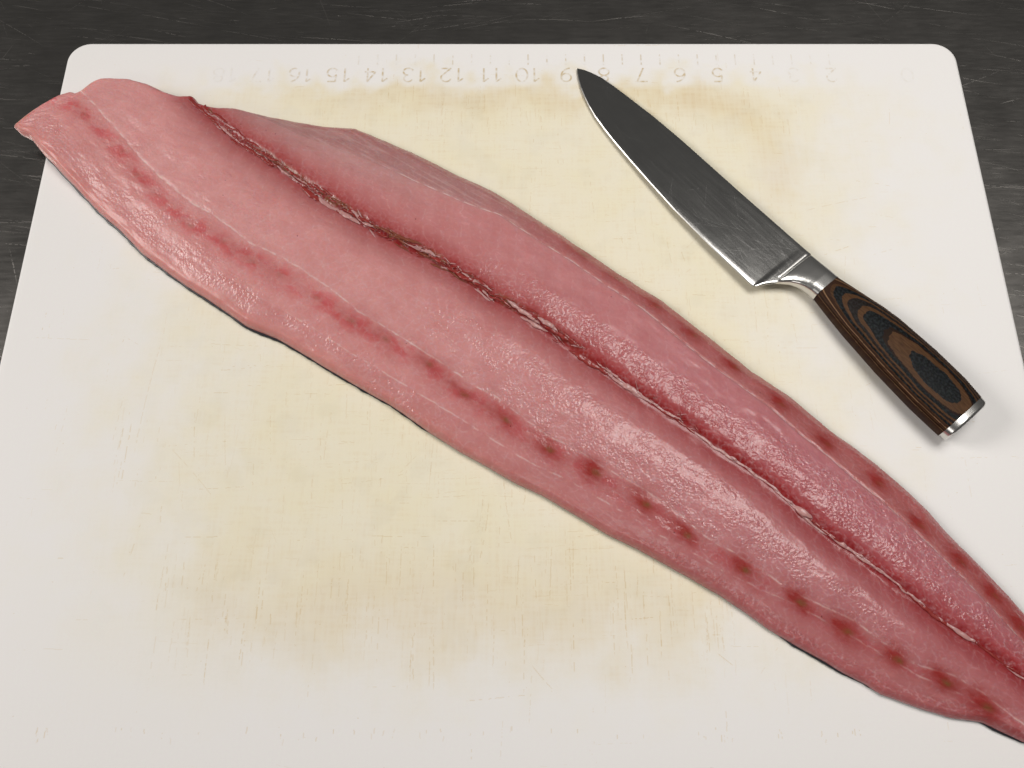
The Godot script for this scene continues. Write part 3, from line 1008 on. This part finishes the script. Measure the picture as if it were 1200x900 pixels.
	put("cutting_edge", grid_mesh(E, E.size() / 6, 6, PackedVector2Array(), PackedColorArray(), false), steel_plain, root)

	# the handle and bolster are lofts of squarish ovals: spine side, edge side, half thickness
	var up := [197.0, 13.2, 220.2, 13.1, 229.0, 14.6, 238.8, 16.2, 250.0, 18.3, 261.8, 19.6, 287.8, 19.9, 309.7, 18.9, 323.0, 17.0, 328.0, 16.2]
	var low := [197.0, 18.6, 199.5, 15.4, 204.0, 10.7, 208.0, 8.3, 211.5, 7.1, 216.0, 6.5, 220.7, 6.6, 232.0, 8.5, 247.2, 10.9, 274.8, 14.1, 301.7, 15.9, 322.7, 16.1, 328.0, 15.6]
	var half := [197.0, 1.15, 198.4, 1.5, 199.0, 2.9, 202.0, 3.5, 208.0, 4.6, 214.0, 5.6, 220.0, 6.2, 226.0, 6.9, 237.0, 7.9, 248.0, 8.6, 267.0, 9.25, 282.0, 9.72, 300.0, 10.0, 312.0, 9.85, 318.0, 9.62, 323.0, 9.25, 328.0, 8.9]
	put("bolster", loft(198.2, 220.0, 60, up, low, half, 3.2, 0.0, PackedColorArray()), bright, root)
	# two fine ground lines where the blade meets the bolster
	var ridge := PackedVector3Array()
	for i in 24:
		var z := lerpf(-12.6, 13.8, i / 23.0)
		for q in [Vector2(195.4, 1.00), Vector2(195.8, 1.22), Vector2(196.8, 1.30), Vector2(197.4, 1.22), Vector2(197.8, 0.9)]:
			ridge.append(Vector3(q.x, q.y * (1.0 if i > 0 and i < 23 else 0.6), z) * MM)
	put("ground_ridge", grid_mesh(ridge, 24, 5, PackedVector2Array(), PackedColorArray(), true), steel_plain, root)

	var wood := StandardMaterial3D.new()
	wood.resource_name = "laminated dark wood"
	wood.vertex_color_use_as_albedo = true
	wood.roughness = 0.5
	wood.metallic_specular = 0.2
	var cols := PackedColorArray()
	var hm := loft(220.0, 323.0, 340, up, low, half, 2.5, 0.0, cols)
	put("handle", hm, wood, root)
	put("end_cap", loft(323.0, 327.6, 14, up, low, half, 2.5, 1.0, PackedColorArray()), bright, root)


# layers of the laminate by height above the middle plane: dark and brown veneers
func veneer(y: float, x: float, z: float) -> Color:
	var g := smp(tile_a, x * 1.1, z * 9.0 + 20)
	var coarse := smp(tile_a, x * 4.0 + 100, z * 6.0)
	y += 0.22 * (smp(tile_b, x * 2.4, z * 5.0) - 0.5)
	var black := Color(0.005, 0.006, 0.007).lerp(Color(0.024, 0.028, 0.030), clampf((coarse - 0.35) * 1.7, 0.0, 1.0))
	var brown := Color(0.042, 0.020, 0.010).lerp(Color(0.104, 0.052, 0.025), g)
	var dark := Color(0.022, 0.010, 0.007).lerp(Color(0.048, 0.024, 0.014), g)
	var pale := Color(0.19, 0.11, 0.06)
	if y > 9.62: return black
	if y > 9.18: return brown
	if y > 9.02: return dark * 0.5
	if y > 8.52: return black
	if y > 8.20: return brown
	if y > 7.72: return black.lerp(dark, 0.25)
	if y > 7.35: return brown
	if y > 6.75: return black
	if y > 6.45: return brown * 0.8
	if y > 5.75: return dark
	if y > 5.50: return pale
	if y > 4.90: return dark
	if y > 4.65: return brown * 0.8
	if y > 3.70: return dark * 0.7
	if y > 3.45: return pale * 0.7
	return dark


func loft(x0: float, x1: float, n: int, up: Array, low: Array, half: Array, power: float, closed: float, cols: PackedColorArray) -> ArrayMesh:
	var wood := n > 300
	var sides := 300 if wood else 96
	var P := PackedVector3Array()
	var rows := n
	for i in n:
		var x := lerpf(x0, x1, i / float(n - 1))
		var a := -lookup(up, x)
		var b := lookup(low, x)
		var hy := lookup(half, x)
		var shrink := 1.0
		if closed > 0.0:
			var q := i / float(n - 1)
			shrink = 1.0 if q < 0.7 else sqrt(maxf(0.0, 1.0 - pow((q - 0.7) / 0.3, 2.0) * 0.16))
		for k in sides + 1:
			var t := TAU * k / sides
			var c := cos(t)
			var s := sin(t)
			var z := (a + b) * 0.5 + (b - a) * 0.5 * signf(c) * pow(absf(c), 2.0 / power) * shrink
			var y := hy * signf(s) * pow(absf(s), 2.0 / power) * shrink
			P.append(Vector3(x, y, z) * MM)
			if wood:
				cols.append(veneer(y, x, z))
	if closed > 0.0:
		for k in sides + 1:
			P.append(Vector3(x1 + 0.5, 0, (-lookup(up, x1) + lookup(low, x1)) * 0.5) * MM)
		rows += 1
	return grid_mesh(P, rows, sides + 1, PackedVector2Array(), cols, true, true)
